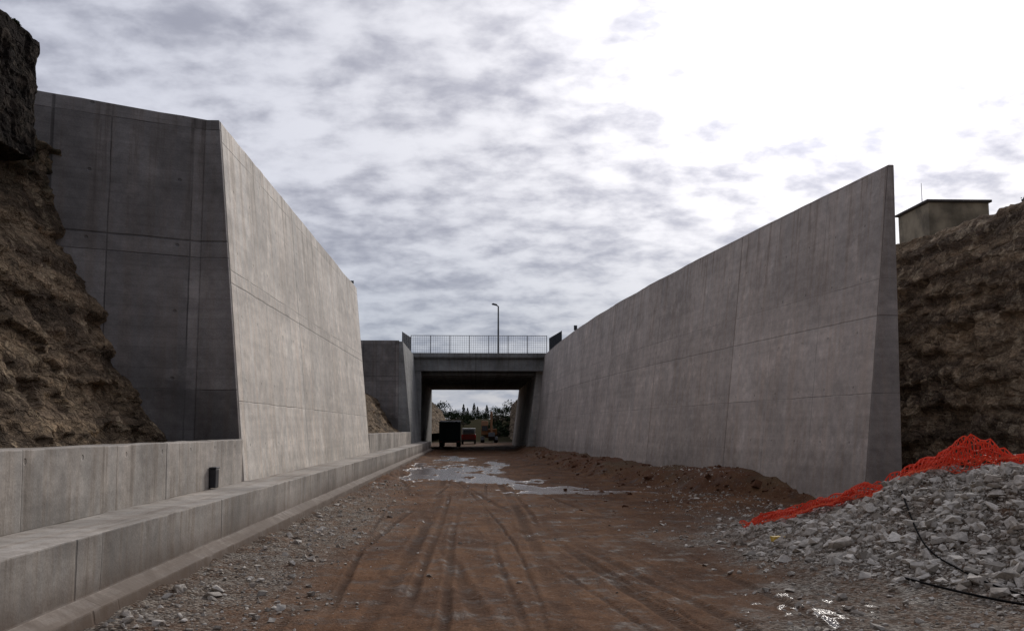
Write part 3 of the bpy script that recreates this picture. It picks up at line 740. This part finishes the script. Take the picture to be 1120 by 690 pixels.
MB().prof([(by,bz+.35),(by-.02,bz+1.1),(by+3.9,bz+1.1),(by+4.0,bz+.4)],'x',bx-.82,bx+.82).mk('body',M_redp,parent=cr,origin=O,bevel=.06)
MB().prof([(by+.02,bz+1.105),(by+.15,bz+1.78),(by+2.5,bz+1.8),(by+3.2,bz+1.105)],'x',bx-.76,bx+.76).mk('cabin',M_white,parent=cr,origin=O,bevel=.06)
MB().box(bx-.6,bx+.6,by+.0,by+.04,bz+1.2,bz+1.6).mk('rear_window',M_glass,parent=cr,origin=O)
MB().box(bx-.82,bx+.82,by-.12,by-.03,bz+.32,bz+.52).mk('bumper',M_dark,parent=cr,origin=O,bevel=.02)
for sx in (-.7,.7):
    for yy in (.8,3.1): wheel(cr,bx+sx,by+yy,bz+.31,.31,.2)
    MB().box(bx+sx-.08,bx+sx+.08,by-.06,by-.022,bz+.75,bz+1.05).mk('tail_light',M_tail,parent=cr,origin=O)
bx,by=1.75,128.; bz=gz(bx,by)
ex=empty('excavator',(bx,by,bz),label='orange tracked excavator with raised arm',category='excavator'); O=(bx,by,bz)
for sx in (-.85,.85):
    MB().prof([(by-1.5,bz+.35),(by-1.2,bz+.02),(by+1.2,bz+.02),(by+1.5,bz+.35),(by+1.2,bz+.75),(by-1.2,bz+.75)],'x',bx+sx-.25,bx+sx+.25).mk('track',M_dark,parent=ex,origin=O,bevel=.04)
MB().box(bx-1.,bx+1.,by-.6,by+1.6,bz+.95,bz+1.75).box(bx-.4,bx+.4,by-.4,by+.4,bz+.6,bz+.95).mk('upper_body',M_orange,parent=ex,origin=O,bevel=.08)
MB().prof([(by-1.3,bz+.98),(by-1.2,bz+2.2),(by-.9,bz+2.75),(by-.0,bz+2.75),(by+.0,bz+.98)],'x',bx-1.,bx-.15).mk('cab',M_orange,parent=ex,origin=O,bevel=.05)
MB().box(bx-.93,bx-.22,by-1.36,by-1.3,bz+1.5,bz+2.1).mk('windscreen',M_glass,parent=ex,origin=O)
MB().hexa([(bx+.1,by-1.,bz+1.3),(bx+.4,by-1.,bz+1.3),(bx+.4,by-.5,bz+1.3),(bx+.1,by-.5,bz+1.3),(bx+.1,by-3.,bz+3.6),(bx+.4,by-3.,bz+3.6),(bx+.4,by-2.6,bz+3.8),(bx+.1,by-2.6,bz+3.8)]).mk('boom',M_orange,parent=ex,origin=O,bevel=.03)
MB().hexa([(bx+.12,by-4.2,bz+1.2),(bx+.38,by-4.2,bz+1.2),(bx+.38,by-3.9,bz+1.2),(bx+.12,by-3.9,bz+1.2),(bx+.12,by-3.1,bz+3.9),(bx+.38,by-3.1,bz+3.9),(bx+.38,by-2.7,bz+3.9),(bx+.12,by-2.7,bz+3.9)]).mk('arm',M_orange,parent=ex,origin=O,bevel=.03)
MB().prof([(by-4.3,bz+1.3),(by-4.6,bz+.8),(by-4.3,bz+.3),(by-3.8,bz+.35),(by-3.7,bz+1.25)],'x',bx-.15,bx+.65).mk('bucket',M_dark,parent=ex,origin=O,bevel=.02)

# ------------------------------------------------------------ trees & shrubs
m,t,b=newmat('dark_foliage')
n=t.noise(pos(t),2.,2); t.put(b.inputs['Base Color'],t.mix(t.mr(n,.35,.65),(.014,.022,.012),(.045,.062,.028))); b.inputs['Roughness'].default_value=.9; b.inputs['Specular IOR Level'].default_value=.1
M_leaf=m
m,t,b=newmat('dry_foliage')
n=t.noise(pos(t),3.,2); t.put(b.inputs['Base Color'],t.mix(t.mr(n,.35,.65),(.03,.027,.016),(.09,.07,.04))); b.inputs['Roughness'].default_value=.9
M_dry=m
M_bark=simple('bark',(.07,.05,.035),.95)
def leaves(n,fn,size,seed):
    r=random.Random(seed); V=[];F=[]
    for i in range(n):
        p=Vector(fn(r)); d=Vector((r.gauss(0,1),r.gauss(0,1),r.gauss(0,1))).normalized(); a=d.orthogonal().normalized(); b2=d.cross(a)
        s=size*r.uniform(.6,1.4); k=len(V)
        V+=[p-a*s,p-b2*s*.55,p+a*s,p+b2*s*.55]; F.append((k,k+1,k+2,k+3))
    return V,F
def tree(x,y,z,h,w,style,seed):
    e=empty('tree',(x,y,z),label={'cypress':'tall narrow dark cypress on the skyline','pine':'rounded dark pine on the skyline'}[style],category='tree',group='skyline trees')
    O=(x,y,z)
    tr=MB().tube((x,y,z-.5),(x,y,z+h*.6),.03*h,.012*h,7)
    rr=random.Random(seed)
    for i in range(6):
        a=rr.uniform(0,6.28); hh=h*rr.uniform(.35,.6); tr.tube((x,y,z+hh),(x+w*.3*math.cos(a),y+w*.3*math.sin(a),z+hh+h*.15),.012*h,.005*h,5)
    tr.mk('trunk',M_bark,parent=e,origin=O)
    if style=='cypress':
        def fn(r):
            q=r.random()**.8; rad=w*.5*math.sin(math.pi*min(1,q*.9+.1))**.7*(1-.5*q)*math.sqrt(r.random()); a=r.uniform(0,6.28)
            return (x+rad*math.cos(a),y+rad*math.sin(a),z+h*(.03+.97*q))
        V,F=leaves(500,fn,.035*h,seed)
    else:
        cl=[(rr.gauss(0,.28)*w,rr.gauss(0,.28)*w,h*rr.uniform(.1,.85),rr.uniform(.15,.3)*w) for _ in range(16)]
        def fn(r):
            c=r.choice(cl); d=Vector((r.gauss(0,1),r.gauss(0,1),r.gauss(0,.7))).normalized()*c[3]*r.random()**.4
            return (x+c[0]+d.x,y+c[1]+d.y,z+c[2]+d.z*.8)
        V,F=leaves(1000,fn,.045*h,seed)
    mk('crown',V,F,M_leaf,parent=e,origin=O,uv=False)
tl=[(-12.3,280,5.5,3.5,'pine'),(-10.6,290,5.5,6.,'pine'),(-8.,300,4.,6.,'pine'),(-3.6,300,4.6,1.8,'cypress'),(-2.4,302,3.6,1.6,'cypress'),(-.4,300,4.9,1.9,'cypress'),(.6,304,4.,1.6,'cypress'),(3.4,300,4.4,1.9,'cypress'),(5.,300,3.6,6.,'pine'),(8.,292,4.2,6,'pine'),(10.8,288,5.2,6.5,'pine'),(-5.8,305,3.,6.,'pine'),(13.5,290,5,4,'pine'),(-15,292,6,5,'pine'),(2.3,306,2.8,6.,'pine'),(-1.4,308,2.6,6.,'pine'),(-3.4,309,2.6,6.,'pine'),(.6,310,2.5,6.,'pine')]
for i,(x,y,h,w,s) in enumerate(tl): tree(x,y,gz(x,y)-.1,h,w,s,100+i)
def shrub(x,y,z,r,seed,mat=None,n=500,lab='scrubby dry bush growing on the rock edge',fl=.7,ls=.03,grp='bushes on the rock'):
    e=empty('shrub',(x,y,z),label=lab,category='bush',group=grp)
    rr=random.Random(seed); st=MB(); cl=[]
    for i in range(9):
        d=Vector((rr.uniform(-1,1),rr.uniform(-1,1),rr.uniform(.3,1.2)*fl)).normalized()*r*rr.uniform(.6,1.1); q=Vector((x,y,z))+d
        st.tube((x,y,z-.1),q,.012,.004,4,False); cl.append((q,r*rr.uniform(.2,.4)))
    st.mk('stem',M_bark,parent=e,origin=(x,y,z))
    def fn(k):
        c,s=k.choice(cl); d=Vector((k.gauss(0,1),k.gauss(0,1),k.gauss(0,.8)))*s*.55; return c+d
    V,F=leaves(n,fn,ls,seed); mk('foliage',V,F,mat or M_dry,parent=e,origin=(x,y,z),uv=False)
for i,(x,y,z,r) in enumerate([(12.4,21.2,6.55,.3),(12.8,20.4,6.55,.35),(-7.8,12.6,6.3,.4),(-7.1,14.7,7.7,.2),(-8.,11.5,6.3,.5)]):
    shrub(x,y,z,r,200+i,M_dry if i%3 else M_leaf)
rs=random.Random(5)
for i in range(34):
    y=rs.uniform(185,285); x=rs.uniform(-11,13)*(.55+.45*(y-185)/100)
    if abs(x)<2.2 and y<225: x+=3.5*(1 if x>0 else -1)
    shrub(x,y,gz(x,y)-.2,rs.uniform(1.2,2.2),400+i,M_leaf if i%4 else M_dry,420,'dark scrubby bush growing on the far slope',.6,.22,'bushes on the far slope')

# ------------------------------------------------------------ world
W=bpy.data.worlds.new('World'); S.world=W; W.use_nodes=True
W.cycles.sampling_method='MANUAL'; W.cycles.sample_map_resolution=256
t=NT(W.node_tree); bg=t.N['Background']
tc=t.N.new('ShaderNodeTexCoord').outputs['Generated']
d=t.vm('NORMALIZE',tc); o=t.sep(d)
zc=t.m('ADD',t.m('MAXIMUM',o[2],0.),.30)
P=t.comb(t.m('MULTIPLY',t.m('DIVIDE',o[0],zc),.85),t.m('DIVIDE',o[1],zc),0.)
n1=t.noise(t.vm('ADD',P,(3.1,1.7,0.)),2.6,3,.5)
n2=t.noise(t.vm('ADD',P,(9.1,4.7,0.)),12.5,5,.55,.1)
den=t.m('ADD',t.m('MULTIPLY',n1,.42),t.m('MULTIPLY',n2,.58))
dk=t.mr(den,.38,.66)
dot=t.vm('DOT_PRODUCT',d,tuple(SD))
sd=t.m('MAXIMUM',dot,0.)
g1=t.m('POWER',sd,6.); g2=t.m('POWER',sd,34.); g3=t.m('POWER',sd,200.)
bright=t.mix(g1,(.64,.66,.76),(1.02,1.0,1.03))
dark=t.mix(g1,(.30,.32,.40),(.50,.50,.575))
c=t.mix(dk,bright,dark)
low=t.mr(o[2],.02,.27,1.,0.)
lowc=t.mix(dk,(.38,.43,.53),(.235,.275,.35))
c=t.mix(t.m('MULTIPLY',low,t.m('SUBTRACT',1.,t.m('MULTIPLY',g2,.9,clamp=True))),c,t.mix(g1,lowc,t.mix(dk,(.57,.60,.69),(.38,.405,.48))))
c=t.mix(t.m('MULTIPLY',t.mr(o[2],.0,.045,1.,0.),.75),c,(.66,.68,.74))
st=t.N.new('ShaderNodeTexSky'); st.sky_type='NISHITA'; st.sun_disc=False; st.sun_elevation=SUN_EL; st.sun_rotation=SUN_AZ
sk=t.mix(1.,st.outputs[0],(.07,.07,.07),'MULTIPLY')
c=t.mix(t.m('MULTIPLY',t.m('SUBTRACT',1.,dk),.12),c,sk)
amp=t.m('ADD',t.mr(dot,-.6,.75,.42,1.),t.m('ADD',t.m('MULTIPLY',g2,.8),t.m('MULTIPLY',g3,7.)))
c=t.mix(1.,c,t.comb(amp,amp,amp),'MULTIPLY')
t.put(bg.inputs[0],c); bg.inputs[1].default_value=1.
sl=bpy.data.lights.new('sun','SUN'); sl.energy=1.5; sl.angle=math.radians(14); sl.color=(1.,.94,.86)
so=bpy.data.objects.new('sun',sl); COL.objects.link(so); so.rotation_euler=(-SD).to_track_quat('-Z','Y').to_euler()

# ------------------------------------------------------------ camera
cd=bpy.data.cameras.new('camera'); cd.lens=35; cd.sensor_width=36; cd.clip_end=6000; cd.clip_start=.05
co_=bpy.data.objects.new('camera',cd); COL.objects.link(co_); co_.location=(0,0,H)
co_.rotation_euler=(math.radians(90+6.5),0,-math.radians(2.09)); S.camera=co_
